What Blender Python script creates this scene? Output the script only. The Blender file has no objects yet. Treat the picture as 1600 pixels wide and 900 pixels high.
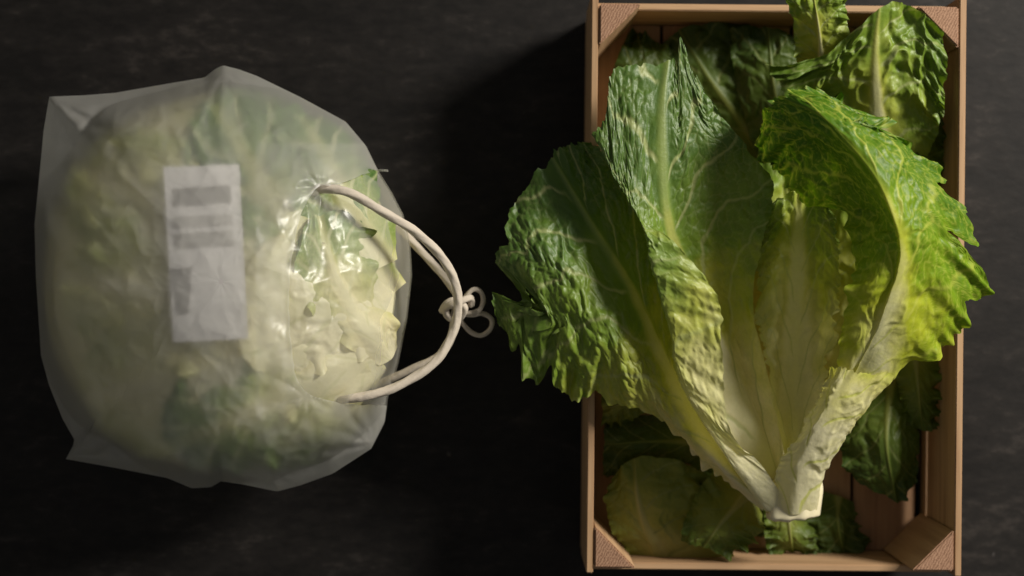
import bpy, math
import numpy as np
from math import radians, sin, cos, pi

scene = bpy.context.scene
col = scene.collection

# ---------------------------------------------------------------- camera
HC, ZR, SR = 1.26, 0.105, 0.0005          # camera height, rim plane, metres per photo pixel in that plane
cam_d = bpy.data.cameras.new('camera')
cam = bpy.data.objects.new('camera', cam_d); col.objects.link(cam)
cam.location = (0, 0, HC)
cam.rotation_euler = (0, 0, 0)
cam_d.sensor_width = 36
cam_d.lens = 36 * (HC - ZR) / (1600 * SR)
cam_d.clip_start = 0.02; cam_d.clip_end = 50
cam_d.dof.use_dof = True
cam_d.dof.focus_distance = HC - 0.150
cam_d.dof.aperture_fstop = 2.6
scene.camera = cam

# ---------------------------------------------------------------- light
world = bpy.data.worlds.new('World'); scene.world = world
world.use_nodes = True
bg = world.node_tree.nodes['Background']
bg.inputs[0].default_value = (1.0, 0.97, 0.93, 1); bg.inputs[1].default_value = 0.125

def area(name, loc, target, size, power, color):
    d = bpy.data.lights.new(name, 'AREA'); d.shape = 'DISK'; d.size = size; d.energy = power; d.color = color
    o = bpy.data.objects.new(name, d); col.objects.link(o); o.location = loc
    v = np.array(target) - np.array(loc)
    from mathutils import Vector
    o.rotation_euler = Vector(v).to_track_quat('-Z', 'Y').to_euler()
    return o
KEY_AZ, KEY_EL, KEY_D = radians(33), radians(31.5), 2.3
ctr = np.array((0.16, 0.0, 0.1))
kl = ctr + KEY_D * np.array((cos(KEY_AZ) * cos(KEY_EL), sin(KEY_AZ) * cos(KEY_EL), sin(KEY_EL)))
area('key_light', tuple(kl), tuple(ctr), 0.62, 88.0, (1.0, 0.94, 0.85))

scene.view_settings.view_transform = 'Standard'
scene.view_settings.look = 'None'
scene.view_settings.exposure = 0.0
scene.view_settings.gamma = 1.0
scene.cycles.use_denoising = True
scene.cycles.transparent_max_bounces = 24
scene.cycles.max_bounces = 14
scene.cycles.transmission_bounces = 12
scene.cycles.diffuse_bounces = 5
scene.cycles.sample_clamp_indirect = 4.0

rng = np.random.RandomState(11)

def sc_at(z):
    return SR * (HC - z) / (HC - ZR)
def PX(a):
    """photo x, photo y, height in mm -> metres"""
    a = np.asarray(a, float)
    z = a[..., 2] * 0.001
    s = SR * (HC - z) / (HC - ZR)
    return np.stack([(a[..., 0] - 800) * s, -(a[..., 1] - 450) * s, z], -1)

# ---------------------------------------------------------------- numeric helpers
def _hash(ix, iy, seed):
    n = (ix.astype(np.int64) * 374761393 + iy.astype(np.int64) * 668265263 + seed * 974634777) & 0x7fffffff
    n = ((n ^ (n >> 13)) * 1274126177) & 0x7fffffff
    n = ((n ^ (n >> 15)) * 668265263) & 0x7fffffff
    return ((n ^ (n >> 16)) & 0xffffff) / float(0xffffff)
def perlin(x, y, seed=0):
    x, y = np.broadcast_arrays(np.asarray(x, float), np.asarray(y, float))
    ix, iy = np.floor(x), np.floor(y)
    fx, fy = x - ix, y - iy
    def g(dx, dy):
        a = _hash(ix + dx, iy + dy, seed) * 2 * pi
        return np.cos(a) * (fx - dx) + np.sin(a) * (fy - dy)
    u = fx ** 3 * (fx * (fx * 6 - 15) + 10); v = fy ** 3 * (fy * (fy * 6 - 15) + 10)
    a = g(0, 0) * (1 - u) + g(1, 0) * u
    b = g(0, 1) * (1 - u) + g(1, 1) * u
    return (a * (1 - v) + b * v) * 1.5
def fbm(x, y, seed=0, o=3):
    r = 0; a = 1.0
    for k in range(o):
        r = r + a * perlin(x * 2 ** k, y * 2 ** k, seed + k * 17); a *= 0.5
    return r
def voronoi(x, y, seed=0):
    ix, iy = np.floor(x), np.floor(y)
    f1 = np.full(x.shape, 9.0); f2 = np.full(x.shape, 9.0)
    for dx in (-1, 0, 1):
        for dy in (-1, 0, 1):
            cx, cy = ix + dx, iy + dy
            px = cx + 0.1 + 0.8 * _hash(cx, cy, seed); py = cy + 0.1 + 0.8 * _hash(cx, cy, seed + 5)
            d = np.hypot(x - px, y - py)
            f2 = np.minimum(f2, np.maximum(d, f1)); f1 = np.minimum(f1, d)
    return f1, f2
def sstep(a, b, x):
    t = np.clip((x - a) / (b - a), 0, 1); return t * t * (3 - 2 * t)
def cat(P, t):
    """Catmull-Rom through P (k,...,3) at t in 0..1; t matches the middle dims"""
    P = np.asarray(P, float); k = len(P)
    E = np.concatenate([[2 * P[0] - P[1]], P, [2 * P[-1] - P[-2]]])
    s = np.clip(np.asarray(t, float), 0, 1) * (k - 1)
    i = np.minimum(s.astype(int), k - 2); f = (s - i)[..., None]
    if P.ndim == 2:
        p0, p1, p2, p3 = E[i], E[i + 1], E[i + 2], E[i + 3]
    else:
        idx = np.indices(i.shape)
        p0, p1, p2, p3 = (E[(i + q,) + tuple(idx)] for q in range(4))
    return 0.5 * (2 * p1 + (p2 - p0) * f + (2 * p0 - 5 * p1 + 4 * p2 - p3) * f * f + (3 * p1 - p0 - 3 * p2 + p3) * f ** 3)

def mesh_obj(name, verts, faces, mat, parent=None, smooth=True, attrs=None):
    me = bpy.data.meshes.new(name)
    me.from_pydata([tuple(v) for v in np.asarray(verts)], [], [tuple(int(q) for q in f) for f in faces])
    if smooth:
        me.polygons.foreach_set('use_smooth', [True] * len(me.polygons))
    if attrs:
        for k, a in attrs.items():
            at = me.attributes.new(k, 'FLOAT', 'POINT'); at.data.foreach_set('value', np.asarray(a, np.float32).ravel())
    me.update()
    o = bpy.data.objects.new(name, me); col.objects.link(o)
    if mat: me.materials.append(mat)
    if parent is not None:
        o.parent = parent
        if parent.get('_baked'):
            o.matrix_parent_inverse = parent.matrix_world.inverted()
    return o
def grid_faces(nr, nc, wrap=False):
    r, c = np.meshgrid(np.arange(nr - 1), np.arange(nc if wrap else nc - 1), indexing='ij')
    c2 = (c + 1) % nc
    return np.stack([r * nc + c, r * nc + c2, (r + 1) * nc + c2, (r + 1) * nc + c], -1).reshape(-1, 4)
from mathutils import Matrix, Vector
def thing(name, loc, label, cat_, group=None, rz=0.0, baked=True):
    o = bpy.data.objects.new(name, None); col.objects.link(o)
    o.empty_display_size = 0.02
    o.location = loc; o.rotation_euler = (0, 0, rz)
    o.matrix_world = Matrix.Translation(Vector(loc)) @ Matrix.Rotation(rz, 4, 'Z')
    o['label'] = label; o['category'] = cat_
    if group: o['group'] = group
    if baked: o['_baked'] = 1
    return o

# ---------------------------------------------------------------- materials
def newmat(name):
    m = bpy.data.materials.new(name); m.use_nodes = True
    nt = m.node_tree; nt.nodes.clear()
    out = nt.nodes.new('ShaderNodeOutputMaterial')
    return m, nt, out
def N(nt, t, **kw):
    n = nt.nodes.new(t)
    for k, v in kw.items():
        if k.startswith('i_'):
            key = k[2:]
            n.inputs[int(key) if key.isdigit() else key].default_value = v
        else: setattr(n, k, v)
    return n
def ramp(nt, stops, interp='LINEAR'):
    r = nt.nodes.new('ShaderNodeValToRGB'); r.color_ramp.interpolation = interp
    e = r.color_ramp.elements
    while len(e) < len(stops): e.new(0.5)
    for q, (p, c) in zip(e, stops):
        q.position = p; q.color = (*c, 1) if len(c) == 3 else c
    return r
def mixc(nt, fac, a, b, blend='MIX'):
    m = nt.nodes.new('ShaderNodeMix'); m.data_type = 'RGBA'; m.blend_type = blend
    for s, v in ((m.inputs[0], fac), (m.inputs[6], a), (m.inputs[7], b)):
        if isinstance(v, bpy.types.NodeSocket): nt.links.new(v, s)
        elif isinstance(v, (int, float)): s.default_value = v
        else: s.default_value = (*v, 1)
    return m.outputs[2]
def mathn(nt, op, a, b=0.0, clamp=False):
    m = nt.nodes.new('ShaderNodeMath'); m.operation = op; m.use_clamp = clamp
    for s, v in ((m.inputs[0], a), (m.inputs[1], b)):
        if isinstance(v, bpy.types.NodeSocket): nt.links.new(v, s)
        else: s.default_value = v
    return m.outputs[0]

def leaf_mat(name, stops, vein_col, transl=0.40, rough=0.44, spec=0.55, bump=0.35):
    m, nt, out = newmat(name); L = nt.links.new
    tone = N(nt, 'ShaderNodeAttribute', attribute_name='tone')
    vein = N(nt, 'ShaderNodeAttribute', attribute_name='vein')
    tc = N(nt, 'ShaderNodeTexCoord')
    nz = N(nt, 'ShaderNodeTexNoise', i_Scale=55.0, i_Detail=4.0, i_Roughness=0.6); L(tc.outputs['Object'], nz.inputs['Vector'])
    nf = N(nt, 'ShaderNodeTexNoise', i_Scale=420.0, i_Detail=3.0, i_Roughness=0.6); L(tc.outputs['Object'], nf.inputs['Vector'])
    t2 = mathn(nt, 'ADD', tone.outputs['Fac'], mathn(nt, 'MULTIPLY', mathn(nt, 'SUBTRACT', nz.outputs['Fac'], 0.5), 0.28))
    r = ramp(nt, stops); L(t2, r.inputs[0])
    c = mixc(nt, mathn(nt, 'MULTIPLY', vein.outputs['Fac'], 0.85), r.outputs[0], vein_col)
    c = mixc(nt, mathn(nt, 'MULTIPLY', nf.outputs['Fac'], 0.35), c, mixc(nt, 1.0, c, (0.62, 0.66, 0.6), 'MULTIPLY'))
    # underside is paler
    geo = N(nt, 'ShaderNodeNewGeometry')
    c2 = mixc(nt, 0.12, c, (0.24, 0.30, 0.13))
    cb = mixc(nt, geo.outputs['Backfacing'], c, c2)
    bmp = N(nt, 'ShaderNodeBump', i_Strength=bump, i_Distance=0.0012)
    nb = N(nt, 'ShaderNodeTexNoise', i_Scale=230.0, i_Detail=5.0, i_Roughness=0.62); L(tc.outputs['Object'], nb.inputs['Vector'])
    L(nb.outputs['Fac'], bmp.inputs['Height'])
    p = N(nt, 'ShaderNodeBsdfPrincipled'); L(cb, p.inputs['Base Color']); L(bmp.outputs[0], p.inputs['Normal'])
    rr = mathn(nt, 'ADD', mathn(nt, 'MULTIPLY', nf.outputs['Fac'], 0.22), rough - 0.1); L(rr, p.inputs['Roughness'])
    p.inputs['Specular IOR Level'].default_value = spec
    tr = N(nt, 'ShaderNodeBsdfTranslucent')
    ct = mixc(nt, 1.0, c, (1.25, 1.25, 0.45), 'MULTIPLY'); L(ct, tr.inputs['Color'])
    L(bmp.outputs[0], tr.inputs['Normal'])
    mx = N(nt, 'ShaderNodeMixShader', i_0=transl); L(p.outputs[0], mx.inputs[1]); L(tr.outputs[0], mx.inputs[2])
    L(mx.outputs[0], out.inputs['Surface'])
    return m
GREEN = [(0.0, (0.82, 0.76, 0.52)), (0.20, (0.70, 0.66, 0.30)), (0.42, (0.44, 0.46, 0.065)), (0.66, (0.175, 0.275, 0.022)), (1.0, (0.074, 0.150, 0.020))]
M_leaf = leaf_mat('romaine_leaf', GREEN, (0.44, 0.48, 0.20), spec=0.45, rough=0.44, transl=0.22)
BRIGHT = [(0.0, (0.82, 0.77, 0.52)), (0.20, (0.70, 0.67, 0.26)), (0.40, (0.46, 0.51, 0.030)), (0.64, (0.20, 0.33, 0.010)), (1.0, (0.070, 0.175, 0.005))]
M_leaf_bright = leaf_mat('romaine_leaf_backlit', BRIGHT, (0.56, 0.60, 0.10), transl=0.30, spec=0.3)  # yellower, more saturated greens: the right leaf's backlit glow put into the colour
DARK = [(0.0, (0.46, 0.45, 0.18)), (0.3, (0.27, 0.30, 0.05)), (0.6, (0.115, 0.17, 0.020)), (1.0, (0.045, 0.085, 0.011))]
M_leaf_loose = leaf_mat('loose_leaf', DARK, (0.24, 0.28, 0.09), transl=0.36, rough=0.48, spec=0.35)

def wood_mat(name, axis, base=(0.48, 0.305, 0.165), dark=(0.29, 0.165, 0.078)):
    m, nt, out = newmat(name); L = nt.links.new
    tc = N(nt, 'ShaderNodeTexCoord'); mp = N(nt, 'ShaderNodeMapping')
    sc3 = [95.0, 95.0, 95.0]; sc3[axis] = 4.5
    mp.inputs['Scale'].default_value = sc3
    oi = N(nt, 'ShaderNodeObjectInfo')
    cmb = N(nt, 'ShaderNodeCombineXYZ'); L(mathn(nt, 'MULTIPLY', oi.outputs['Random'], 37.0), cmb.inputs[0]); L(mathn(nt, 'MULTIPLY', oi.outputs['Random'], 11.0), cmb.inputs[1])
    L(tc.outputs['Object'], mp.inputs['Vector']); L(cmb.outputs[0], mp.inputs['Location'])
    n1 = N(nt, 'ShaderNodeTexNoise', i_Scale=1.0, i_Detail=6.0, i_Roughness=0.6, i_Distortion=0.35); L(mp.outputs[0], n1.inputs['Vector'])
    n2 = N(nt, 'ShaderNodeTexNoise', i_Scale=4.5, i_Detail=3.0, i_Roughness=0.7); L(mp.outputs[0], n2.inputs['Vector'])
    f = mathn(nt, 'ADD', mathn(nt, 'MULTIPLY', n1.outputs['Fac'], 0.75), mathn(nt, 'MULTIPLY', n2.outputs['Fac'], 0.3))
    r = ramp(nt, [(0.34, dark), (0.50, tuple(0.6 * b + 0.4 * d for b, d in zip(base, dark))), (0.66, base), (0.8, tuple(min(1, b * 1.12) for b in base))]); L(f, r.inputs[0])
    hv = N(nt, 'ShaderNodeHueSaturation'); L(r.outputs[0], hv.inputs['Color'])
    L(mathn(nt, 'ADD', mathn(nt, 'MULTIPLY', oi.outputs['Random'], 0.25), 0.86), hv.inputs['Value'])
    b = N(nt, 'ShaderNodeBump', i_Strength=0.35, i_Distance=0.0008); L(f, b.inputs['Height'])
    p = N(nt, 'ShaderNodeBsdfPrincipled', i_Roughness=0.62); L(hv.outputs[0], p.inputs['Base Color']); L(b.outputs[0], p.inputs['Normal'])
    L(p.outputs[0], out.inputs['Surface'])
    return m
M_wy = wood_mat('poplar_lengthwise', 1)
M_wf = wood_mat('poplar_floor_shaded', 1, (0.40, 0.23, 0.12), (0.25, 0.13, 0.065))  # darker copy of the poplar, with the crate interior's shade put into its colour
M_wx = wood_mat('poplar_crosswise', 0)
def end_grain_mat():
    m, nt, out = newmat('post_end_grain'); L = nt.links.new
    tc = N(nt, 'ShaderNodeTexCoord')
    geo = N(nt, 'ShaderNodeNewGeometry')
    mp = N(nt, 'ShaderNodeMapping'); mp.inputs['Rotation'].default_value = (0, 0, radians(28)); L(tc.outputs['Object'], mp.inputs['Vector'])
    w = N(nt, 'ShaderNodeTexWave', i_Scale=150.0, i_Distortion=5.0, i_Detail=2.0); w.wave_type = 'BANDS'; L(mp.outputs[0], w.inputs['Vector'])
    w.inputs['Detail Scale'].default_value = 1.5
    n = N(nt, 'ShaderNodeTexNoise', i_Scale=900.0, i_Detail=3.0); L(tc.outputs['Object'], n.inputs['Vector'])
    f = mathn(nt, 'ADD', mathn(nt, 'MULTIPLY', w.outputs['Fac'], 0.28), mathn(nt, 'MULTIPLY', n.outputs['Fac'], 0.72))
    r = ramp(nt, [(0.22, (0.17, 0.085, 0.045)), (0.5, (0.31, 0.17, 0.10)), (0.75, (0.42, 0.25, 0.155))]); L(f, r.inputs[0])
    b = N(nt, 'ShaderNodeBump', i_Strength=0.5, i_Distance=0.0008); L(f, b.inputs['Height'])
    p = N(nt, 'ShaderNodeBsdfPrincipled', i_Roughness=0.8); L(r.outputs[0], p.inputs['Base Color']); L(b.outputs[0], p.inputs['Normal'])
    L(p.outputs[0], out.inputs['Surface'])
    return m
M_end = end_grain_mat()
M_wz = wood_mat('post_wood', 2)

def table_mat():
    m, nt, out = newmat('black_stained_wood'); L = nt.links.new
    tc = N(nt, 'ShaderNodeTexCoord')
    mp = N(nt, 'ShaderNodeMapping'); mp.inputs['Scale'].default_value = (9.0, 30.0, 1.0); L(tc.outputs['Object'], mp.inputs['Vector'])
    n1 = N(nt, 'ShaderNodeTexNoise', i_Scale=1.0, i_Detail=8.0, i_Roughness=0.62, i_Distortion=0.6); L(mp.outputs[0], n1.inputs['Vector'])
    n2 = N(nt, 'ShaderNodeTexNoise', i_Scale=9.0, i_Detail=4.0, i_Roughness=0.6); L(tc.outputs['Object'], n2.inputs['Vector'])
    mp3 = N(nt, 'ShaderNodeMapping'); mp3.inputs['Scale'].default_value = (60.0, 120.0, 1.0); L(tc.outputs['Object'], mp3.inputs['Vector'])
    n3 = N(nt, 'ShaderNodeTexNoise', i_Scale=1.0, i_Detail=5.0, i_Roughness=0.7); L(mp3.outputs[0], n3.inputs['Vector'])
    f = mathn(nt, 'ADD', mathn(nt, 'MULTIPLY', n1.outputs['Fac'], 0.38), mathn(nt, 'ADD', mathn(nt, 'MULTIPLY', n2.outputs['Fac'], 0.25), mathn(nt, 'MULTIPLY', n3.outputs['Fac'], 0.42)))
    r = ramp(nt, [(0.36, (0.0026, 0.0021, 0.0017)), (0.46, (0.0046, 0.0038, 0.0032)), (0.57, (0.0110, 0.0093, 0.0080)), (0.66, (0.032, 0.027, 0.0235))]); L(f, r.inputs[0])
    # chipped specks of bare wood
    v = N(nt, 'ShaderNodeTexVoronoi', i_Scale=17.0); v.feature = 'F1'; L(tc.outputs['Object'], v.inputs['Vector'])
    n4 = N(nt, 'ShaderNodeTexNoise', i_Scale=26.0, i_Detail=3.0); L(tc.outputs['Object'], n4.inputs['Vector'])
    sp = mathn(nt, 'MULTIPLY', mathn(nt, 'LESS_THAN', v.outputs['Distance'], 0.055), mathn(nt, 'GREATER_THAN', n4.outputs['Fac'], 0.53))
    c = mixc(nt, mathn(nt, 'MULTIPLY', sp, 0.55), r.outputs[0], (0.07, 0.064, 0.06))
    b = N(nt, 'ShaderNodeBump', i_Strength=0.6, i_Distance=0.0012); L(f, b.inputs['Height'])
    p = N(nt, 'ShaderNodeBsdfPrincipled', i_Roughness=0.62); L(c, p.inputs['Base Color']); L(b.outputs[0], p.inputs['Normal'])
    p.inputs['Specular IOR Level'].default_value = 0.25
    L(p.outputs[0], out.inputs['Surface'])
    return m
M_table = table_mat()

def film_mat(name, haze, clear, blur_rough, tint, gloss=0.08, bump=0.25, ior=1.12):
    """thin plastic film: milky scatter + soft see-through + sheen"""
    m, nt, out = newmat(name); L = nt.links.new
    tc = N(nt, 'ShaderNodeTexCoord')
    n = N(nt, 'ShaderNodeTexNoise', i_Scale=60.0, i_Detail=5.0, i_Roughness=0.6); L(tc.outputs['Object'], n.inputs['Vector'])
    b = N(nt, 'ShaderNodeBump', i_Strength=bump, i_Distance=0.0015); L(n.outputs['Fac'], b.inputs['Height'])
    tr = N(nt, 'ShaderNodeBsdfTranslucent', i_Color=(*tint, 1)); L(b.outputs[0], tr.inputs['Normal'])
    df = N(nt, 'ShaderNodeBsdfDiffuse', i_Color=(*tint, 1)); L(b.outputs[0], df.inputs['Normal'])
    hz = N(nt, 'ShaderNodeMixShader', i_0=0.5); L(df.outputs[0], hz.inputs[1]); L(tr.outputs[0], hz.inputs[2])
    tp = N(nt, 'ShaderNodeBsdfTransparent', i_Color=(0.97, 0.98, 0.97, 1))
    rf = N(nt, 'ShaderNodeBsdfRefraction', i_Color=(0.97, 0.98, 0.97, 1), i_Roughness=blur_rough, i_IOR=ior)
    see = N(nt, 'ShaderNodeMixShader', i_0=clear); L(rf.outputs[0], see.inputs[1]); L(tp.outputs[0], see.inputs[2])
    m1 = N(nt, 'ShaderNodeMixShader', i_0=haze); L(see.outputs[0], m1.inputs[1]); L(hz.outputs[0], m1.inputs[2])
    gl = N(nt, 'ShaderNodeBsdfGlossy', i_Roughness=0.34, i_Color=(1, 1, 1, 1)); L(b.outputs[0], gl.inputs['Normal'])
    fr = N(nt, 'ShaderNodeLayerWeight', i_Blend=0.25)
    gf = mathn(nt, 'ADD', mathn(nt, 'MULTIPLY', fr.outputs['Facing'], 0.10), gloss)
    m2 = N(nt, 'ShaderNodeMixShader'); L(gf, m2.inputs[0]); L(m1.outputs[0], m2.inputs[1]); L(gl.outputs[0], m2.inputs[2])
    L(m2.outputs[0], out.inputs['Surface'])
    return m
M_film = film_mat('frosted_film', 0.27, 0.38, 0.7, (0.95, 0.94, 0.88), gloss=0.02, ior=1.25)
M_clear = film_mat('clear_film', 0.20, 0.95, 0.25, (0.97, 0.95, 0.88), gloss=0.028, bump=0.3)

def plain_mat(name, c, rough=0.7, nscale=300.0, var=0.25):
    m, nt, out = newmat(name); L = nt.links.new
    tc = N(nt, 'ShaderNodeTexCoord')
    n = N(nt, 'ShaderNodeTexNoise', i_Scale=nscale, i_Detail=4.0); L(tc.outputs['Object'], n.inputs['Vector'])
    cc = mixc(nt, mathn(nt, 'MULTIPLY', n.outputs['Fac'], var * 2), c, tuple(q * 0.6 for q in c))
    b = N(nt, 'ShaderNodeBump', i_Strength=0.4, i_Distance=0.0006); L(n.outputs['Fac'], b.inputs['Height'])
    p = N(nt, 'ShaderNodeBsdfPrincipled', i_Roughness=rough); L(cc, p.inputs['Base Color']); L(b.outputs[0], p.inputs['Normal'])
    L(p.outputs[0], out.inputs['Surface'])
    return m
M_rope = plain_mat('cotton_cord', (0.60, 0.53, 0.43), 0.9, 900.0)
M_paper = plain_mat('label_paper', (0.72, 0.69, 0.69), 0.6, 200.0, 0.05)
M_ink = plain_mat('label_print', (0.30, 0.285, 0.28), 0.6, 200.0, 0.05)
M_inkl = plain_mat('label_print_pale', (0.43, 0.41, 0.40), 0.6, 200.0, 0.05)
M_stem = plain_mat('cut_stem', (0.76, 0.69, 0.45), 0.6, 150.0, 0.25)

# ================================================================ SETTING: the table
nt_ = 60
gx, gy = np.meshgrid(np.linspace(-1.5, 1.5, nt_), np.linspace(-1.5, 1.5, nt_), indexing='ij')
tb = mesh_obj('table_surface', np.stack([gy, gx, gx * 0], -1).reshape(-1, 3), grid_faces(nt_, nt_), M_table)
tb['kind'] = 'structure'; tb['label'] = 'black stained wooden table top'

# ================================================================ CRATE
HW, HL, CZ = 0.1465, 0.2285, 0.105
cx, cy, _ = PX((1213, 449, 105))
crate = thing('wooden_crate', (cx, cy, 0.0005), 'shallow pale wood produce crate holding the open lettuce', 'crate', rz=radians(-0.55), baked=False)
def box(name, x0, x1, y0, y1, z0, z1, mat, parent, bev=0.0008):
    import bmesh
    bm = bmesh.new(); bmesh.ops.create_cube(bm, size=1)
    for v in bm.verts:
        v.co = ((x0 + x1) / 2 + v.co.x * (x1 - x0), (y0 + y1) / 2 + v.co.y * (y1 - y0), (z0 + z1) / 2 + v.co.z * (z1 - z0))
    bmesh.ops.bevel(bm, geom=bm.edges[:], offset=bev, segments=2, affect='EDGES')
    me = bpy.data.meshes.new(name); bm.to_mesh(me); bm.free()
    me.materials.append(mat)
    o = bpy.data.objects.new(name, me); col.objects.link(o); o.parent = parent
    return o
T = 0.0055
for s in (-1, 1):
    xa, xb = (HW - T, HW) if s > 0 else (-HW, -HW + T)
    box('side_board', xa, xb, -HL + 0.004, HL, 0.026, CZ, M_wy, crate)
    box('bottom_rail', xa + 0.0006, xb - 0.0006, -HL + 0.006, HL - 0.003, 0.0, 0.0205 if s > 0 else 0.0245, M_wy, crate)
    ya, yb = (HL - 0.0075, HL - 0.002) if s > 0 else (-HL + 0.0015, -HL + 0.007)
    box('end_board', -HW + T + 0.0006, HW - T - 0.0006, ya, yb, 0.003, 0.075, M_wx, crate)
# floor boards running lengthwise
edges = np.linspace(-HW + T + 0.004, HW - T - 0.004, 6)
for k in range(5):
    box('floor_board', edges[k] + 0.0013, edges[k + 1] - 0.0013, -HL + 0.0076, HL - 0.0081, 0.0075 + 0.0004 * (k % 2), 0.0115 + 0.0004 * (k % 2), M_wf, crate)
for y in (-0.14, 0.0, 0.14):
    box('cross_batten', -HW + T + 0.001, HW - T - 0.001, y - 0.012, y + 0.012, 0.0015, 0.0070, M_wx, crate)
# triangular corner posts
def post(sx, sy):
    a = 0.0325
    X = sx * (HW - T - 0.0008); Y = sy * (HL - 0.0083)
    tri = [(X, Y), (X - sx * a, Y), (X, Y - sy * a)]
    if sx * sy < 0: tri = tri[::-1]
    z0, z1 = 0.013, CZ + 0.0012
    v = [(p[0], p[1], z0) for p in tri] + [(p[0], p[1], z1) for p in tri]
    import bmesh
    bm = bmesh.new(); bv = [bm.verts.new(q) for q in v]
    for f in ((2, 1, 0), (3, 4, 5), (0, 1, 4, 3), (1, 2, 5, 4), (2, 0, 3, 5)):
        bm.faces.new([bv[i] for i in f])
    bmesh.ops.recalc_face_normals(bm, faces=bm.faces)
    bmesh.ops.bevel(bm, geom=bm.edges[:], offset=0.0012, segments=2, affect='EDGES')
    me = bpy.data.meshes.new('corner_post'); bm.to_mesh(me); bm.free()
    me.materials.append(M_wz); me.materials.append(M_end)
    for p in me.polygons:
        p.material_index = 1 if p.normal.z > 0.9 else 0
    o = bpy.data.objects.new('corner_post', me); col.objects.link(o); o.parent = crate
for sx in (-1, 1):
    for sy in (-1, 1): post(sx, sy)

# ================================================================ LEAVES
def leaf(name, curves, rib, mat, parent=None, nu=120, nv=170, seed=0, tone=(0.05, 1.0), tone_pow=0.8, edge_tone=0.25,
         ruffle=2.0, rufn=9, blister=1.1, cell=9.0, wrinkle=1.2, jag=0.05, jagn=26, veins=11, vslope=0.42, ribw=0.035,
         vein_side=-1, notches=(), ribh=1.6, thick=0.0, world_curves=False, edge_pow=3.0, tdist=None, netc=0.25, frill=1.6, latw=1.0, ltone=0.0):
    """loft a leaf blade over 3-D curves running base->tip; heights in mm"""
    C = [np.asarray(c, float) if world_curves else PX(c) for c in curves]
    nc = len(C)
    U, V = np.meshgrid(np.linspace(0, 1, nu), np.linspace(0, 1, nv), indexing='xy')   # rows = v
    r0 = rib / (nc - 1.0)
    # toothed margin
    def teeth(s, sd):
        a = s * jagn
        ph = a + 0.9 * perlin(a * 0.35, 3.1, sd)
        saw = 1 - np.abs(((ph) % 1.0) - 0.62) / 0.62
        amp = np.clip(0.35 + 1.3 * perlin(a * 0.31, 9.7, sd + 1), 0, 1)
        return 0.28 * saw * amp + 1.15 * np.maximum(0, perlin(a * 0.17, 1.3, sd + 2) - 0.05) + 0.5 * np.abs(perlin(a * 0.55, 6.3, sd + 4)) + 0.22 * np.abs(perlin(a * 2.3, 4.4, sd + 3))
    grow = sstep(0.08, 0.4, V)
    jl = teeth(V, seed + 1) * jag * (0.35 + 0.65 * grow); jr = teeth(V, seed + 7) * jag * (0.35 + 0.65 * grow)
    jt = teeth(U, seed + 13) * jag * 0.8
    for (side, pos, wd, dep) in notches:
        if side == 'L': jl = jl + dep * np.exp(-((V - pos) / wd) ** 2)
        if side == 'R': jr = jr + dep * np.exp(-((V - pos) / wd) ** 2)
        if side == 'T': jt = jt + dep * np.exp(-((U - pos) / wd) ** 2)
    Uq = U + jl * (1 - sstep(0, 0.35, U)) - jr * sstep(0.65, 1, U)
    Vq = V - jt * sstep(0.6, 1.0, V)
    Q = np.stack([cat(c, Vq) for c in C])
    S = cat(Q, Uq)
    # signed distance from rib: -1..1
    W = np.where(Uq < r0, (Uq - r0) / max(r0, 1e-3), (Uq - r0) / max(1 - r0, 1e-3)); A = np.abs(W)
    # metric coords (mm)
    du = np.linalg.norm(np.diff(S, axis=1), axis=2).mean(0); xs = np.concatenate([[0], np.cumsum(du)])
    dv = np.linalg.norm(np.diff(S, axis=0), axis=2).mean(1); ys = np.concatenate([[0], np.cumsum(dv)])
    rl = np.concatenate([np.zeros((nv, 1)), np.cumsum(np.linalg.norm(np.diff(S, axis=1), axis=2), axis=1)], 1)
    ri = int(round(r0 * (nu - 1))); X = (rl - rl[:, ri:ri + 1]) * 1000; Y = np.broadcast_to(ys[:, None], U.shape) * 1000
    wloc = np.linalg.norm(np.diff(S, axis=1), axis=2).sum(1)[:, None] / max(np.linalg.norm(np.diff(S, axis=1), axis=2).sum(1).max(), 1e-6)
    Sv = np.gradient(S, axis=0); Su = np.gradient(S, axis=1)
    Nn = np.cross(Su, Sv); Nn /= np.maximum(np.linalg.norm(Nn, axis=2, keepdims=True), 1e-9)
    if Nn[..., 2].mean() < 0: Nn = -Nn; flip = True
    else: flip = False
    # veins
    wx = fbm(X / 30, Y / 30, seed + 20) * 0.13
    q = (V - vslope * A ** 0.85 * (0.35 + 0.65 * wloc)) * veins + wx + np.where(W < 0, 0.5, 0.0) + 0.25 * perlin(Y / 40, 2.0, seed + 23)
    dq = np.abs((q % 1.0) - 0.5) * 2          # 1 at vein
    wv = latw * (0.085 * (1 - 0.65 * A) + 0.018)
    lat = sstep(1 - wv * 1.7, 1 - wv * 0.35, dq) * sstep(0.02, 0.12, A) * (1 - 0.45 * A)
    ribm = 1 - sstep(ribw * 0.45, ribw * 1.5, A * (0.25 + 0.75 * V) * wloc + 0.02 * V)
    f1, f2 = voronoi(X / cell * 1.15 + wx * 1.2, Y / cell + 0.5 * fbm(X / 18, Y / 18, seed + 31), seed + 40)
    e2 = f2 - f1
    net = (1 - sstep(0.02, 0.14, e2)) * sstep(0.06, 0.25, A)
    g1, g2 = voronoi(X / cell * 2.6 + wx, Y / cell * 2.6, seed + 50)
    net2 = (1 - sstep(0.02, 0.16, g2 - g1)) * sstep(0.1, 0.3, A)
    vein = np.clip(np.maximum(np.maximum(ribm * 0.35, lat * 0.95), np.maximum(net * netc, net2 * netc * 0.4)), 0, 1)
    up = sstep(0.12, 0.5, V + 0.12 * A)
    # relief
    dome = np.clip(e2, 0, 0.6) ** 0.7 * 1.3
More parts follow.
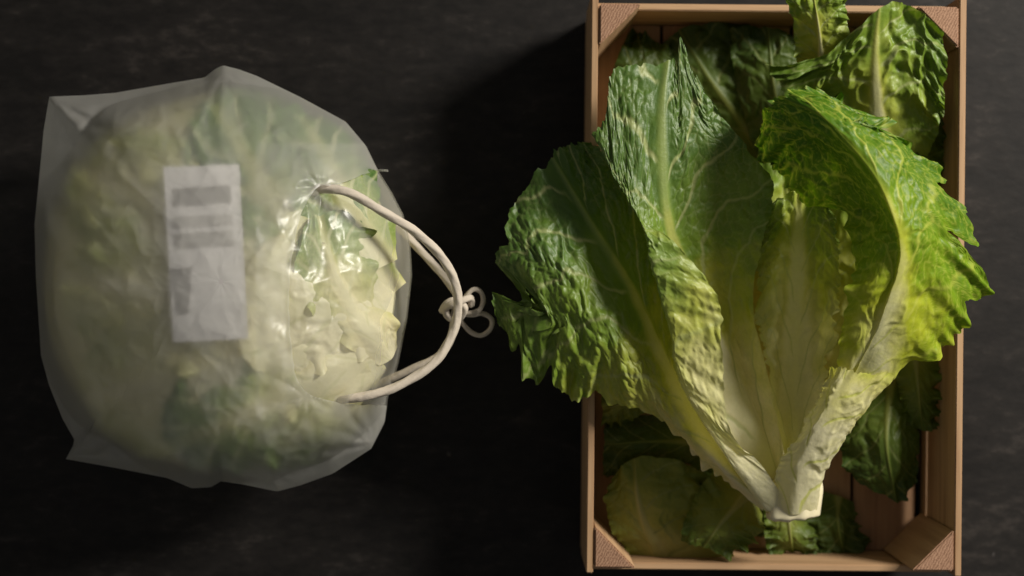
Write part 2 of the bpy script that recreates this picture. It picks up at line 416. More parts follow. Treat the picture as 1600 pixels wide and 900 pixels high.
    dome2 = np.clip(g2 - g1, 0, 0.6) * 0.5
    ed = A ** edge_pow
    Yr = Y - 0.7 * np.abs(X)
    ax_, ay_ = fbm(X / 34, Y / 34, seed + 61), fbm(X / 34 + 7, Y / 34, seed + 62)
    patch = np.clip(0.55 + 1.1 * fbm(X / 48, Y / 48, seed + 60, 2), 0.08, 1.3)
    p1, p2 = voronoi(X / (cell * 1.9) + 0.7 * ax_, Yr / (cell * 2.3) + 0.7 * ay_, seed + 63)
    big = np.sqrt(np.clip(p2 - p1, 0, 0.8)) - 0.55
    off = sstep(0.03, 0.2, A)
    h = blister * up * off * (1.5 * big + 0.8 * (dome - 0.5) + 0.45 * dome2) * patch
    h = h + wrinkle * (0.25 + 0.75 * up) * 1.1 * fbm(X / 30 , Y / 30, seed + 70, 2) * off
    h = h + wrinkle * off * (0.25 + 0.75 * up) * (0.42 - 1.5 * np.abs(perlin(X / 19 + 0.8 * ax_, Yr / 24 + 0.8 * ay_, seed + 75))) * (1.35 - 0.8 * patch)
    h = h + 0.35 * wrinkle * up * off * (0.4 - 1.7 * np.abs(perlin(X / 8 + ax_, Y / 10 + ay_, seed + 77))) * np.clip(0.4 + perlin(X / 26, Y / 26, seed + 78), 0, 1)
    ph = 2 * pi * (rufn * V + 0.9 * perlin(V * rufn * 0.5, np.where(W < 0, 0.0, 7.0), seed + 80))
    h = h + ruffle * ed * (np.sin(ph) + 0.5 * np.sin(2.3 * ph + 1.7 * A)) * sstep(0.05, 0.3, V) * (0.6 + 0.8 * np.clip(0.5 + perlin(V * 4, W * 2, seed + 85), 0, 1.2))
    h = h + frill * A ** 7 * (np.sin(3.3 * ph + 4 * perlin(V * 9, W, seed + 86)) + 0.6 * perlin(V * rufn * 6, W * 3, seed + 87)) * sstep(0.05, 0.2, V)
    pt = 2 * pi * (rufn * 0.6 * U + 0.5 * perlin(U * 4, 3.0, seed + 88))
    h = h + ruffle * 0.7 * sstep(0.75, 1, V) * np.sin(pt)
    h = h + vein_side * (0.5 * net * up + 0.9 * lat) * 0.55 * blister
    h = h + (-vein_side) * 0 + ribm * ribh * (-1 if vein_side > 0 else 1) * 0.6
    S = S + Nn * h[..., None] * 0.001
    tn = tone[0] + (tone[1] - tone[0]) * np.clip(V, 0, 1) ** tone_pow + edge_tone * (A - 0.5) * (1 - 0.3 * V) + 0.10 * fbm(X / 35, Y / 35, seed + 90)
    if tdist is not None:
        B0 = PX((1237, 792, 120)); dd = np.linalg.norm((S - B0) * (1, 1, 0.5), axis=2) / 0.0005
        tn = np.clip((dd - tdist[0]) / (tdist[1] - tdist[0]), -0.1, 1.05) + edge_tone * (A - 0.5) + 0.12 * fbm(X / 35, Y / 35, seed + 90)
    tn = tn + ltone * (1 - sstep(0.12, 0.26, U)) * (1 - sstep(0.66, 0.8, V)) - 0.36 * ribm * (1 - 0.45 * V)
    F = grid_faces(nv, nu)
    if flip: F = F[:, ::-1]
    o = mesh_obj(name, S.reshape(-1, 3), F, mat, parent, True, {'tone': np.clip(tn, 0, 1), 'vein': vein})
    return o

b0 = PX((1237, 790, 60))
head = thing('romaine_lettuce', tuple(b0), 'opened romaine lettuce head with pale cut stem lying on the wooden crate', 'lettuce')

# big outer leaf hanging over the crate's left rim
leaf('leaf', [
    [(1195, 780, 92), (1110, 650, 98), (1065, 480, 104), (1045, 330, 108), (985, 245, 112), (917, 216, 118)],
    [(1195, 785, 96), (1105, 680, 112), (1040, 565, 122), (985, 445, 124), (920, 340, 124), (858, 236, 120)],
    [(1195, 788, 100), (1092, 698, 120), (1015, 605, 136), (935, 505, 142), (850, 425, 138), (768, 378, 122)],
    [(1193, 796, 92), (1098, 726, 100), (1010, 650, 118), (905, 632, 118), (820, 596, 114), (770, 500, 116)],
], 1, M_leaf, head, nu=200, nv=230, seed=3, tdist=(60, 590), edge_tone=-0.05, blister=1.2, wrinkle=2.3, ruffle=3.4, rufn=6, jag=0.06, jagn=20, veins=7, frill=2.6,
    notches=(('T', 0.80, 0.045, 0.13), ('T', 0.64, 0.025, 0.05), ('R', 0.55, 0.03, 0.05), ('R', 0.72, 0.02, 0.07), ('R', 0.86, 0.02, 0.06)), cell=9)['label'] = 'dark green outer leaf hanging over the left rim'
# tall centre-left leaf with its margin folded over
leaf('leaf', [
    [(1240, 802, 108), (1198, 737, 124), (1146, 672, 142), (1132, 555, 156), (1124, 466, 163), (1062, 385, 165), (1000, 338, 159), (955, 268, 159), (918, 207, 154)],
    [(1198, 800, 106), (1136, 716, 130), (1066, 605, 147), (1046, 515, 159), (1024, 430, 166), (1010, 372, 166), (990, 322, 160), (962, 255, 160), (946, 165, 156)],
    [(1204, 800, 98), (1150, 700, 106), (1092, 600, 120), (1074, 500, 134), (1048, 420, 146), (1025, 350, 153), (1005, 290, 157), (985, 200, 157), (960, 104, 153)],
    [(1222, 765, 92), (1180, 670, 98), (1130, 560, 110), (1095, 460, 123), (1058, 390, 137), (1042, 330, 146), (1036, 250, 151), (1036, 160, 151), (1044, 92, 147)],
    [(1225, 760, 92), (1200, 670, 94), (1165, 560, 98), (1140, 450, 114), (1120, 370, 128), (1105, 300, 138), (1095, 230, 146), (1080, 165, 147), (1064, 58, 146)],
    [(1228, 755, 93), (1218, 660, 97), (1195, 560, 106), (1182, 450, 119), (1198, 370, 131), (1216, 300, 132), (1175, 235, 138), (1130, 180, 143), (1092, 130, 144)],
], 3, M_leaf, head, nu=230, nv=260, seed=21, tdist=(110, 590), ltone=-0.05, edge_tone=0.0, blister=0.95, wrinkle=1.4, ruffle=1.0, rufn=5, frill=0.5, jag=0.028, jagn=28, veins=6, ribw=0.05, latw=1.2,
    notches=(('T', 0.70, 0.03, 0.04), ('T', 0.90, 0.05, 0.05)), cell=9)['label'] = 'tall green centre leaf with yellow folded margin'
# back leaf closing the heart
leaf('leaf', [
    [(1225, 740, 84), (1165, 560, 86), (1140, 420, 90), (1165, 250, 98)],
    [(1232, 740, 80), (1220, 560, 76), (1222, 420, 80), (1230, 240, 92)],
    [(1240, 740, 78), (1260, 560, 74), (1270, 420, 80), (1270, 225, 94)],
    [(1255, 740, 85), (1330, 580, 98), (1375, 450, 106), (1365, 240, 112)],
], 2, M_leaf, head, nu=110, nv=140, seed=44, tdist=(150, 700), wrinkle=1.8, blister=0.5, jag=0.02)
# inner heart leaf
leaf('leaf', [
    [(1228, 730, 98), (1206, 620, 106), (1186, 520, 114), (1180, 440, 116), (1188, 370, 116), (1205, 312, 114)],
    [(1234, 735, 90), (1224, 620, 92), (1214, 500, 94), (1214, 400, 100), (1220, 340, 104), (1228, 300, 108)],
    [(1240, 735, 88), (1242, 620, 88), (1245, 500, 90), (1247, 400, 96), (1248, 330, 102), (1252, 292, 106)],
    [(1246, 735, 90), (1264, 620, 94), (1280, 500, 98), (1284, 400, 104), (1280, 330, 108), (1276, 300, 108)],
    [(1250, 725, 98), (1288, 610, 112), (1306, 510, 122), (1318, 430, 126), (1308, 360, 122), (1295, 315, 118)],
], 2, M_leaf, head, nu=150, nv=190, seed=61, tdist=(180, 640), edge_tone=0.14, wrinkle=1.8, ruffle=2.4, blister=0.6, rufn=10, jag=0.05, ribw=0.13, veins=6)['label'] = 'pale shaded heart leaf in the middle'
# right leaf, ridge along its rib, bright outer half
leaf('leaf', [
    [(1262, 700, 118), (1303, 590, 146), (1312, 500, 170), (1332, 420, 172), (1305, 338, 118), (1228, 318, 106), (1182, 245, 112), (1190, 168, 140)],
    [(1268, 690, 125), (1322, 585, 154), (1348, 500, 180), (1374, 410, 194), (1362, 332, 164), (1305, 262, 150), (1235, 200, 152), (1198, 156, 160)],
    [(1272, 684, 127), (1338, 574, 158), (1374, 492, 180), (1402, 402, 198), (1388, 340, 192), (1350, 272, 188), (1276, 192, 184), (1204, 152, 170)],
    [(1275, 680, 128), (1345, 570, 160), (1385, 490, 184), (1411, 400, 204), (1397, 338, 214), (1360, 264, 214), (1285, 184, 204), (1208, 146, 180)],
    [(1285, 680, 126), (1378, 572, 160), (1435, 490, 172), (1466, 390, 184), (1442, 305, 192), (1396, 232, 194), (1322, 178, 190), (1232, 138, 176)],
    [(1295, 680, 120), (1408, 584, 140), (1488, 545, 138), (1548, 470, 140), (1534, 370, 146), (1478, 285, 152), (1398, 200, 160), (1276, 132, 166)],
], 3, M_leaf_bright, head, nu=240, nv=250, seed=83, tdist=(120, 580), edge_tone=0.14, blister=0.9, wrinkle=2.0, ruffle=3.2, rufn=6, jag=0.06, jagn=24, veins=6, vein_side=1, ribw=0.075, cell=11, netc=0.55, latw=1.1, frill=2.6,
    notches=(('R', 0.50, 0.022, 0.12), ('R', 0.83, 0.02, 0.10), ('R', 0.38, 0.02, 0.05), ('R', 0.66, 0.02, 0.06)))['label'] = 'bright translucent green leaf on the right'
# pale leaf base folded inwards on the right
leaf('leaf', [
    [(1216, 802, 108), (1212, 730, 124), (1240, 686, 136), (1272, 628, 146), (1297, 572, 154)],
    [(1244, 804, 112), (1250, 732, 134), (1276, 672, 152), (1304, 622, 162), (1336, 572, 166)],
    [(1275, 800, 103), (1286, 745, 118), (1320, 686, 134), (1352, 636, 144), (1398, 582, 150)],
    [(1268, 800, 88), (1280, 740, 96), (1308, 690, 106), (1335, 645, 115), (1372, 600, 122)],
], 1, M_leaf_bright, head, nu=110, nv=120, seed=97, tdist=(140, 470), edge_tone=0.0, blister=0.6, wrinkle=1.6, ruffle=1.6, jag=0.07, jagn=20, veins=4, ribw=1e-4, ribh=0.0, netc=0.1, rufn=10, cell=7)['label'] = 'cream leaf base folded inwards'

# stem stump
def stump():
    nr, na = 40, 72
    V_, Th = np.meshgrid(np.linspace(0, 1, nr), np.linspace(0, 2 * pi, na, endpoint=False), indexing='ij')
    ax = PX([(1244, 735, 94), (1241, 760, 95), (1238, 785, 96), (1235, 809, 95)])
    C = cat(ax, np.minimum(V_ / 0.86, 1.0))
    lob = 1 + 0.07 * np.sin(3 * Th + 0.8) + 0.05 * np.sin(5 * Th + 2) + 0.035 * np.sin(11 * Th + 0.5) * (1 - 0.5 * V_)
    r = 0.0205 * lob * sstep(-0.8, 0.4, V_)
    k = np.clip((V_ - 0.80) / 0.2, 0, 1)
    r = r * np.where(k < 0.3, 1 - 0.10 * (k / 0.3) ** 2, 0.90 * (1 - ((k - 0.3) / 0.7)))
    cut = 0.0012 * fbm(np.cos(Th) * r * 200, np.sin(Th) * r * 200, 9) * (k > 0.2) + 0.0035 * k * np.cos(Th)
    v = C + np.stack([np.cos(Th) * r, cut, np.sin(Th) * r * 0.8], -1)
    return mesh_obj('stem', v.reshape(-1, 3), grid_faces(nr, na, True), M_stem, head)
stump()

# ---------------------------------------------------------------- loose leaves in the crate
LG = 'loose leaves lining the crate'
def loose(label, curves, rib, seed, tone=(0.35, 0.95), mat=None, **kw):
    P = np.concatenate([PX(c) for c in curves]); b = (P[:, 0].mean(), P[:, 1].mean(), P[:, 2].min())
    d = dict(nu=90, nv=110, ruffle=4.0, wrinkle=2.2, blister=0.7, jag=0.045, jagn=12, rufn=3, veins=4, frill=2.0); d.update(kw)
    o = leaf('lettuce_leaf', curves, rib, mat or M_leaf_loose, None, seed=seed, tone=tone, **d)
    # origin to the leaf's base
    bb = Vector(b); o.data.transform(Matrix.Translation(-bb)); o.location = bb
    o['label'] = label; o['category'] = 'lettuce leaf'; o['group'] = LG
    return o
loose('ruffled green loose leaf with pale curled edge in the crate corner at top right', [
    [(1330, 260, 60), (1250, 180, 80), (1186, 98, 92)],
    [(1350, 245, 70), (1302, 135, 96), (1290, 85, 108)],
    [(1375, 240, 76), (1368, 110, 110), (1372, 10, 118)],
    [(1410, 240, 76), (1428, 115, 106), (1420, 0, 114)],
    [(1450, 245, 70), (1478, 175, 100), (1482, 55, 112)]], 2, 101, tone=(0.45, 0.78), mat=M_leaf, nu=140, nv=140, wrinkle=4.0, ruffle=6.5, rufn=4)
loose('olive loose leaf piece standing against the far end board of the crate', [
    [(1246, 112, 74), (1238, 50, 100), (1224, -6, 118)], [(1285, 108, 82), (1280, 50, 108), (1272, -4, 124)], [(1330, 96, 86), (1330, 50, 106), (1326, -8, 122)]],
    1, 111, tone=(0.4, 0.65), mat=M_leaf, wrinkle=1.5)
loose('dark loose leaf below the corner leaf beside the right crate wall', [
    [(1320, 330, 50), (1305, 240, 62), (1330, 140, 66)], [(1400, 330, 50), (1400, 240, 74), (1400, 150, 76)], [(1470, 335, 50), (1482, 250, 66), (1474, 165, 68)]], 1, 121)
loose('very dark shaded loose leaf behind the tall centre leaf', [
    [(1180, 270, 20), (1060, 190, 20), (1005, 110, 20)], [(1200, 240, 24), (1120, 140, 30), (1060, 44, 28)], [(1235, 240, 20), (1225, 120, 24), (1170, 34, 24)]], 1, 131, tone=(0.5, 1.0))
loose('dark loose leaf added over the crate floor to darken the far left corner', [
    [(1080, 230, 20), (1000, 215, 24), (948, 200, 22)], [(1090, 160, 26), (1020, 130, 34), (958, 110, 30)], [(1080, 90, 22), (1030, 60, 26), (985, 40, 22)]], 1, 136, tone=(0.6, 1.0))  # added leaf, covers bright floor where the corner lies in shade
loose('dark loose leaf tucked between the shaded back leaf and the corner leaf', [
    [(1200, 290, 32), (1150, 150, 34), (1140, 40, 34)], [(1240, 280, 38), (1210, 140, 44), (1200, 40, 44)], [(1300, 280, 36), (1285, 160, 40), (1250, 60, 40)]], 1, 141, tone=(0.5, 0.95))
loose('broad mid green loose leaf in the near left corner of the crate', [
    [(990, 882, 36), (946, 815, 58), (950, 750, 60)], [(1035, 886, 44), (1000, 800, 66), (990, 714, 72)], [(1095, 888, 46), (1068, 800, 66), (1050, 716, 70)], [(1150, 884, 40), (1135, 810, 60), (1105, 735, 56)]],
    1, 151, tone=(0.1, 0.5), wrinkle=2.0)
loose('loose leaf with bright folded rim just left of the cut stem', [
    [(1192, 806, 54), (1182, 846, 70), (1142, 872, 66)], [(1172, 768, 58), (1128, 816, 80), (1098, 858, 74)], [(1128, 718, 54), (1082, 776, 70), (1062, 846, 68)]], 1, 161, tone=(0.25, 0.6), wrinkle=1.6)
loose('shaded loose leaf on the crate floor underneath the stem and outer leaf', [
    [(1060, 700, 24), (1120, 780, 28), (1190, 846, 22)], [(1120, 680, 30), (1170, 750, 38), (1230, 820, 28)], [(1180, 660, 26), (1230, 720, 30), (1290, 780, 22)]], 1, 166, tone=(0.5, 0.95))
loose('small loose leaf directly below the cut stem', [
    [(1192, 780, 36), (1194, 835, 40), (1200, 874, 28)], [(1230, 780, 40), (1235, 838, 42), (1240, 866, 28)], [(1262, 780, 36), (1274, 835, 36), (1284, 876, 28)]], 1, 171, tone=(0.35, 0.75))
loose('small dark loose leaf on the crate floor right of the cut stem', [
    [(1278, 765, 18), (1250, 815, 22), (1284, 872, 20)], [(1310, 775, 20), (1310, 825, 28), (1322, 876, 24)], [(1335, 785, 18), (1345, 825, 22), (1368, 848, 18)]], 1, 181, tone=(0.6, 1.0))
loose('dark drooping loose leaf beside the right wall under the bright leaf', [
    [(1345, 590, 45), (1308, 690, 55), (1335, 748, 50)], [(1395, 580, 50), (1385, 690, 72), (1402, 788, 60)], [(1442, 580, 50), (1440, 680, 60), (1424, 772, 48)]], 1, 191, tone=(0.5, 1.0), wrinkle=2.0)
loose('olive loose leaf strip against the right wall above the drooping leaf', [
    [(1395, 560, 60), (1405, 620, 66), (1420, 665, 60)], [(1430, 555, 62), (1436, 620, 70), (1442, 675, 62)], [(1466, 555, 60), (1470, 620, 64), (1466, 672, 58)]], 1, 201, tone=(0.3, 0.7), wrinkle=1.4)
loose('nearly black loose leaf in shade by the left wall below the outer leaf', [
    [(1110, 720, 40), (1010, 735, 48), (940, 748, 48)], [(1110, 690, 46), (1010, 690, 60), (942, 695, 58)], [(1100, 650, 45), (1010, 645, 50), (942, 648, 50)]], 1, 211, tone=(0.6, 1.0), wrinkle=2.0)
loose('yellowish loose leaf corner peeping out under the outer leaf at the left wall', [
    [(1020, 640, 66), (970, 662, 72), (938, 666, 70)], [(1010, 600, 70), (970, 630, 78), (940, 640, 74)], [(1000, 570, 66), (965, 590, 72), (940, 600, 70)]], 1, 221, tone=(0.3, 0.5))

# ================================================================ BAG
SIL = np.array([(77, 151), (130, 149), (180, 145), (255, 132), (320, 121), (336, 108), (348, 102), (372, 108), (400, 118), (470, 152), (540, 190), (572, 228), (590, 265),
    (612, 300), (630, 335), (641, 380), (644, 430), (636, 500), (622, 570), (606, 622), (601, 660), (580, 701), (520, 740), (470, 758), (433, 768), (380, 757), (345, 752), (330, 761), (300, 763), (262, 747),
    (180, 731), (102, 717), (118, 690), (98, 655), (76, 600), (64, 555), (56, 430), (54, 350), (60, 290), (68, 205)], float)
BC = np.array((345., 440.))
def sil_polar(n):
    P = np.concatenate([SIL, SIL[:1]])
    # densify keeping corners crisp
    D = np.concatenate([np.linspace(P[i], P[i + 1], 40, endpoint=False) for i in range(len(SIL))])
    a = np.arctan2(D[:, 1] - BC[1], D[:, 0] - BC[0]); r = np.hypot(*(D - BC).T)
    o = np.argsort(a); a, r = a[o], r[o]
    th = np.linspace(-pi, pi, n, endpoint=False)
    return th, np.interp(th, a, r, period=2 * pi)
def dome(px, py, off=0.0, rx=304., ry=306., cx_=352., cy_=440., top=208., z0=88.):
    """height (mm) of the bagged head's upper surface"""
    an = np.arctan2(py - cy_, px - cx_)
    rho2 = (1 + 0.12 * perlin(np.cos(an) * 2.6 + 3, np.sin(an) * 2.6, 77)) * (((px - cx_) / (rx + off * 2)) ** 2 + ((py - cy_) / (ry + off * 2)) ** 2)
    return z0 + (top - z0 + off) * np.sqrt(np.clip(1 - rho2, 0, 1)) 
def crumple(px, py, seed, fine=1.0):
    h = 0
    for k, (s, a) in enumerate(((150., 5.0), (80., 4.0), (40., 2.2), (21., 1.0))):
        wx = px + 0.35 * s * perlin(px / s, py / s, seed + 90 + k); wy = py + 0.35 * s * perlin(px / s + 9, py / s, seed + 95 + k)
        n = perlin(wx / s, wy / s, seed + k)
        h = h + a * (fine if k > 1 else 1.0) * (0.5 - np.abs(n) * 2.0)
    return h
MOUTH = np.array([(600, 262), (560, 276), (520, 290), (498, 292), (474, 326), (458, 390), (452, 470), (456, 550), (468, 600), (500, 622), (550, 632), (604, 634), (660, 640), (720, 430), (650, 262)], float)
def inside(poly, px, py):
    r = np.zeros(px.shape, bool); n = len(poly)
    for i in range(n):
        x1, y1 = poly[i]; x2, y2 = poly[(i + 1) % n]
        c = ((y1 > py) != (y2 > py)) & (px < (x2 - x1) * (py - y1) / (y2 - y1 + 1e-12) + x1)
        r ^= c
    return r
def smooth_poly(P, n=6):
    t = np.linspace(0, 1, len(P) * n, endpoint=False)
    E = np.concatenate([P, P[:1]])
    C = cat(np.concatenate([E, np.zeros((len(E), 1))], 1), t)[:, :2]
    return C + 2.0 * np.stack([perlin(C[:, 0] / 16, C[:, 1] / 16, 71), perlin(C[:, 0] / 16, C[:, 1] / 16, 72)], -1)
bb = PX((350, 440, 0))
bag = thing('produce_bag', (bb[0], bb[1], 0.0), 'frosted plastic drawstring bag holding a lettuce on the black table', 'bag')
na, nr = 420, 150
th, R = sil_polar(na)
def sheet_xy(nr_, t0=0.0):
    t = np.linspace(t0, 1, nr_) ** 0.8
    Tt, Th = np.meshgrid(t, th, indexing='ij')
    Rr = np.broadcast_to(R, Tt.shape)
    # centre rings blend to a circle so the facets stay even
    return Tt, BC[0] + np.cos(Th) * Rr * Tt, BC[1] + np.sin(Th) * Rr * Tt
def smax(a, b, k):
    return 0.5 * (a + b + np.sqrt((a - b) ** 2 + k * k))
ZS = 88 + 8 * perlin(np.cos(th) * 2.0 + 5, np.sin(th) * 2.0, 8)
def pleats(px, py, c, k, rad, amp, ph=0.0):
    d = np.hypot(px - c[0], py - c[1]); a = np.arctan2(py - c[1], px - c[0])
    return amp * np.exp(-(d / rad) ** 1.3) * (np.abs(np.sin(a * k + ph + 0.6 * perlin(d / 30, a, 3))) - 0.6) * sstep(0, 25, d)
def top_sheet():
    Tt, px, py = sheet_xy(nr, 0.004)
    zd = dome(px, py, 5.0)
    zsk = ZS[None, :] + 50 * (1 - Tt ** 2)
    z = smax(zd, zsk, 34.0) * (1 - Tt ** 14) + ZS[None, :] * Tt ** 14
    gap = 1 - Tt ** 10
    z = z + (crumple(px, py, 200, 0.75) * (0.35 + 0.65 * sstep(0.5, 0.9, Tt)) * 1.0 + pleats(px, py, (500, 293), 4, 55, 3.5) + pleats(px, py, (478, 618), 4, 80, 4, 1)
             + pleats(px, py, (348, 110), 5, 90, 6) + pleats(px, py, (82, 156), 5, 130, 7, 0.5) + pleats(px, py, (108, 712), 5, 120, 7, 0.2) + pleats(px, py, (585, 695), 6, 120, 7, 0.9) + pleats(px, py, (585, 235), 5, 90, 5, 0.3)) * gap
    # cut the mouth out and draw its rim vertices onto the hem line
    x, y = px.ravel(), py.ravel()
    best = np.full(x.shape, 1e9); bx, by = x.copy(), y.copy()
    M = smooth_poly(MOUTH)
    for a, b in zip(M, np.roll(M, -1, 0)):
        d = b - a; t = np.clip(((x - a[0]) * d[0] + (y - a[1]) * d[1]) / (d @ d), 0, 1)
        qx, qy = a[0] + t * d[0], a[1] + t * d[1]; q = np.hypot(x - qx, y - qy)
        m = q < best; best = np.where(m, q, best); bx = np.where(m, qx, bx); by = np.where(m, qy, by)
    ins = inside(M, x, y)
    F = grid_faces(nr, na, True)
    F = F[~ins[F].all(1)]
    mv = ins & (best < 12)
    px = np.where(mv, bx, x); py = np.where(mv, by, y)
    hem = np.exp(-(best / 5.0) ** 2) * 1.2
    v = PX(np.stack([px, py, z.ravel() + hem], -1))
    return v, F
v, F = top_sheet()
mesh_obj('top_film', v, F, M_film, bag)
def bottom_sheet():
    n2 = 60
    Tt, px, py = sheet_xy(n2, 0.02)
    z = 1.5 + (ZS[None, :] - 1.5) * Tt ** 4 + np.abs(crumple(px, py, 300)) * 0.5 * (1 - Tt ** 6)
    v = PX(np.stack([px, py, z], -1))
    return v.reshape(-1, 3), grid_faces(n2, na, True)[:, ::-1]
v, F = bottom_sheet()
mesh_obj('bottom_film', v, F, M_film, bag)
# inner clear wrap showing in the mouth
def inner_wrap():
    n1, n2 = 150, 190
    X_, Y_ = np.meshgrid(np.linspace(400, 648, n1), np.linspace(225, 690, n2), indexing='xy')
    a = np.arctan2(Y_ - BC[1], X_ - BC[0]); r = np.hypot(X_ - BC[0], Y_ - BC[1]); rs = np.interp(a, th, R, period=2 * pi)
    sc = np.minimum(1, rs * 0.992 / r)
    px, py = BC[0] + (X_ - BC[0]) * sc, BC[1] + (Y_ - BC[1]) * sc
    t = np.clip(r * sc / rs, 0, 1)
    zs = np.interp(a, th, ZS, period=2 * pi)
    z = smax(dome(px, py, 1.5), zs + 40 * (1 - t ** 2), 30) * (1 - t ** 14) + zs * t ** 14
    z = z + crumple(px, py, 400, 0.5) * 0.85 * (1 - t ** 10) + pleats(px, py, (500, 300), 4, 90, 3) - 3.5
    v = PX(np.stack([px, py, z], -1)).reshape(-1, 3)
    F = grid_faces(n2, n1); keep = (sc.ravel()[F] > 0.999).any(1)
    return v, F[keep][:, ::-1]
v, F = inner_wrap()
mesh_obj('inner_film', v, F, M_clear, bag)
# paper label under the film
def label_patch(name, quad, mat, lift, parent, n=14):
    u, w = np.meshgrid(np.linspace(0, 1, n), np.linspace(0, 1, n), indexing='xy')
    q = np.asarray(quad, float)
    p = (q[0] * ((1 - u) * (1 - w))[..., None] + q[1] * (u * (1 - w))[..., None] + q[2] * (u * w)[..., None] + q[3] * ((1 - u) * w)[..., None])
    z = dome(p[..., 0], p[..., 1], 0.0) + lift
    return mesh_obj(name, PX(np.concatenate([p, z[..., None]], -1)).reshape(-1, 3), grid_faces(n, n)[:, ::-1], mat, parent)
lab = label_patch('paper_label', [(256, 262), (374, 258), (388, 528), (272, 534)], M_paper, -3.0, bag)
lab['label'] = 'white printed paper label with grey bars'
for q in ([(270, 296), (360, 290), (361, 318), (270, 324)], [(272, 340), (362, 335), (364, 352), (273, 357)], [(274, 366), (364, 361), (366, 384), (275, 389)]):
    label_patch('printed_bar', q, M_ink if q[0][1] < 300 else M_inkl, -2.6, lab, 8)
label_patch('printed_bar', [(268, 420), (300, 418), (296, 490), (278, 492)], M_ink, -2.6, lab, 8)

# bagged lettuce head
hd = thing('wrapped_lettuce', tuple(PX((350, 440, 2))), 'pale green lettuce head wrapped inside the frosted bag', 'lettuce')
DB = [(0.0, (0.88, 0.82, 0.62)), (0.35, (0.82, 0.75, 0.48)), (0.6, (0.54, 0.54, 0.21)), (0.85, (0.20, 0.30, 0.06)), (1.0, (0.09, 0.18, 0.04))]
M_head = leaf_mat('headed_leaf', DB, (0.70, 0.68, 0.42), transl=0.3, rough=0.45)
def core():
    n1, n2 = 40, 64
    V_, Th = np.meshgrid(np.linspace(0, pi, n1), np.linspace(0, 2 * pi, n2, endpoint=False), indexing='ij')
    k = 1 + 0.03 * fbm(V_ * 3, np.cos(Th) * 2, 3)
    px = 352 + 268 * np.sin(V_) * np.cos(Th) * k; py = 440 + 274 * np.sin(V_) * np.sin(Th) * k
    z = 98 + 80 * np.cos(V_) * k
    v = PX(np.stack([px, py, np.maximum(z, 8)], -1)).reshape(-1, 3)
    return mesh_obj('heart', v, grid_faces(n1, n2, True), M_head, hd, attrs={'tone': np.full(n1 * n2, 0.35) + 0.2 * fbm(px / 80, py / 80, 4).ravel(), 'vein': np.zeros(n1 * n2)})
core()
def bag_leaf(base, tip, w, layer, seed, tone, bend=0.0, **kw):
    b = np.array(base, float); t = np.array(tip, float); d = t - b; L_ = np.hypot(*d); d /= L_; nrm = np.array((-d[1], d[0]))
    cs = []
    for s in (-1, -0.5, 0, 0.5, 1):
        c = []
        for f in np.linspace(0, 1, 6):
            ww = w * (0.18 + 0.82 * math.sin(min(1, 0.12 + f * 0.78) * pi * 0.62)) * (1 if f < 0.99 else 0.78)
            p = b + d * L_ * (f * (1 - 0.10 * s * s)) + nrm * (s * ww + bend * math.sin(f * pi))
            rho = math.hypot((p[0] - 352) / 300, (p[1] - 440) / 304)
            if rho > 0.95:
                p = np.array((352., 440.)) + (p - (352, 440)) * 0.95 / rho
            z = float(dome(p[0], p[1], 0.0)) - 19 + layer + 3.0 * (1 - abs(s))
            if rho > 0.95: z -= min(70, (rho - 0.95) * 240)
            c.append((p[0], p[1], z))
        cs.append(c)
    d_ = dict(nu=90, nv=110, ruffle=4.5, wrinkle=1.5, blister=0.2, jag=0.05, jagn=9, rufn=2.5, veins=5, ribw=0.10, latw=2.0, frill=1.0); d_.update(kw)
    leaf('leaf', cs, 2, M_head, hd, seed=seed, tone=tone, **d_)
bag_leaf((600, 470), (330, 150), 120, 1.5, 301, (0.45, 1.1), bend=-30)
bag_leaf((590, 420), (470, 175), 90, 4, 302, (0.55, 1.1))
bag_leaf((560, 520), (120, 250), 120, 0, 303, (0.25, 0.6))
bag_leaf((560, 520), (100, 430), 120, 2, 304, (0.2, 0.6))
bag_leaf((560, 540), (130, 620), 120, 1, 305, (0.05, 0.6))
bag_leaf((570, 560), (260, 700), 100, 3, 306, (0.15, 1.1))
bag_leaf((590, 560), (410, 720), 90, 0, 307, (0.10, 1.1))
bag_leaf((610, 500), (370, 470), 120, 5, 308, (-0.15, 0.15), ribw=0.12)
bag_leaf((615, 560), (500, 330), 70, 7, 309, (0.0, 0.95), bend=-25)

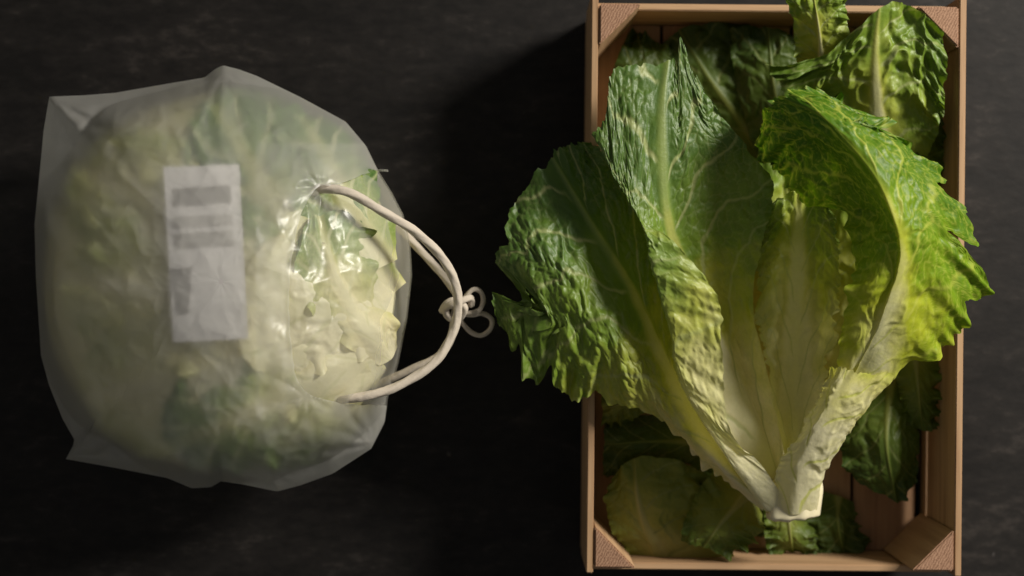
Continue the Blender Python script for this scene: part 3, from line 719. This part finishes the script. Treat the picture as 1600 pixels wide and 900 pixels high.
# ---------------------------------------------------------------- drawstring
def tube(name, pts, rad, parent, mat=None, n=None, m=24, strands=4, twist=1.0, close_px=True):
    P = PX(pts) if close_px else np.asarray(pts)
    k = n or max(24, 22 * len(pts))
    t = np.linspace(0, 1, k); S = cat(P, t)
    L_ = np.concatenate([[0], np.cumsum(np.linalg.norm(np.diff(S, axis=0), axis=1))])
    Tg = np.gradient(S, axis=0); Tg /= np.linalg.norm(Tg, axis=1, keepdims=True)
    nrm = np.cross(Tg[0], (0.1, 0.2, 1)); nrm /= np.linalg.norm(nrm); vs = []
    for i in range(k):
        nrm = nrm - Tg[i] * nrm.dot(Tg[i]); nrm /= np.linalg.norm(nrm); bn = np.cross(Tg[i], nrm)
        a = np.linspace(0, 2 * pi, m, endpoint=False)
        rr = rad * (1 + 0.06 * np.cos(strands * a + L_[i] / rad * 0.9 * twist) + 0.05 * perlin(np.full(m, L_[i] * 300), a, 5))
        if i in (0, k - 1): rr = rr * 0.25
        vs.append(S[i] + rr[:, None] * (np.cos(a)[:, None] * nrm + np.sin(a)[:, None] * bn))
    return mesh_obj(name, np.concatenate(vs), grid_faces(k, m, True), mat or M_rope, parent)
tube('drawstring', [(484, 308, 160), (500, 295, 174), (545, 301, 176), (600, 332, 170), (650, 363, 160), (690, 402, 148), (712, 445, 138), (715, 490, 132), (703, 530, 132), (675, 570, 136), (620, 604, 142), (575, 618, 146), (540, 624, 144), (518, 628, 128)],
     0.0034, bag, n=260)['label'] = 'upper cotton cord loop'
tube('drawstring', [(590, 330, 80), (620, 352, 80), (648, 382, 82), (676, 412, 86), (700, 440, 94), (714, 465, 102), (710, 495, 104), (704, 530, 100), (686, 556, 96), (650, 574, 92), (610, 592, 86), (580, 605, 80)],
     0.0031, bag, n=200)['label'] = 'lower cotton cord loop'
tube('bow_knot', [(690, 488, 104), (698, 474, 110), (712, 470, 112), (726, 482, 112), (716, 498, 106), (702, 496, 104), (696, 482, 110), (712, 474, 116), (734, 466, 112), (736, 478, 106)], 0.0028, bag, n=120)
tube('bow_loop', [(712, 482, 106), (726, 466, 108), (738, 453, 108), (750, 455, 106), (755, 468, 104), (750, 483, 104), (736, 489, 106), (716, 488, 106)], 0.0019, bag, n=90)
tube('bow_loop', [(712, 488, 104), (736, 492, 104), (754, 490, 100), (768, 499, 96), (766, 514, 94), (752, 524, 94), (736, 519, 96), (722, 504, 100), (714, 490, 104)], 0.0019, bag, n=90)
tube('film_tuft', [(585, 268, 96), (596, 266, 100), (607, 267, 100)], 0.0009, bag, mat=M_clear, n=20, m=8)

for o in bpy.data.objects:
    if '_baked' in o.keys(): del o['_baked']
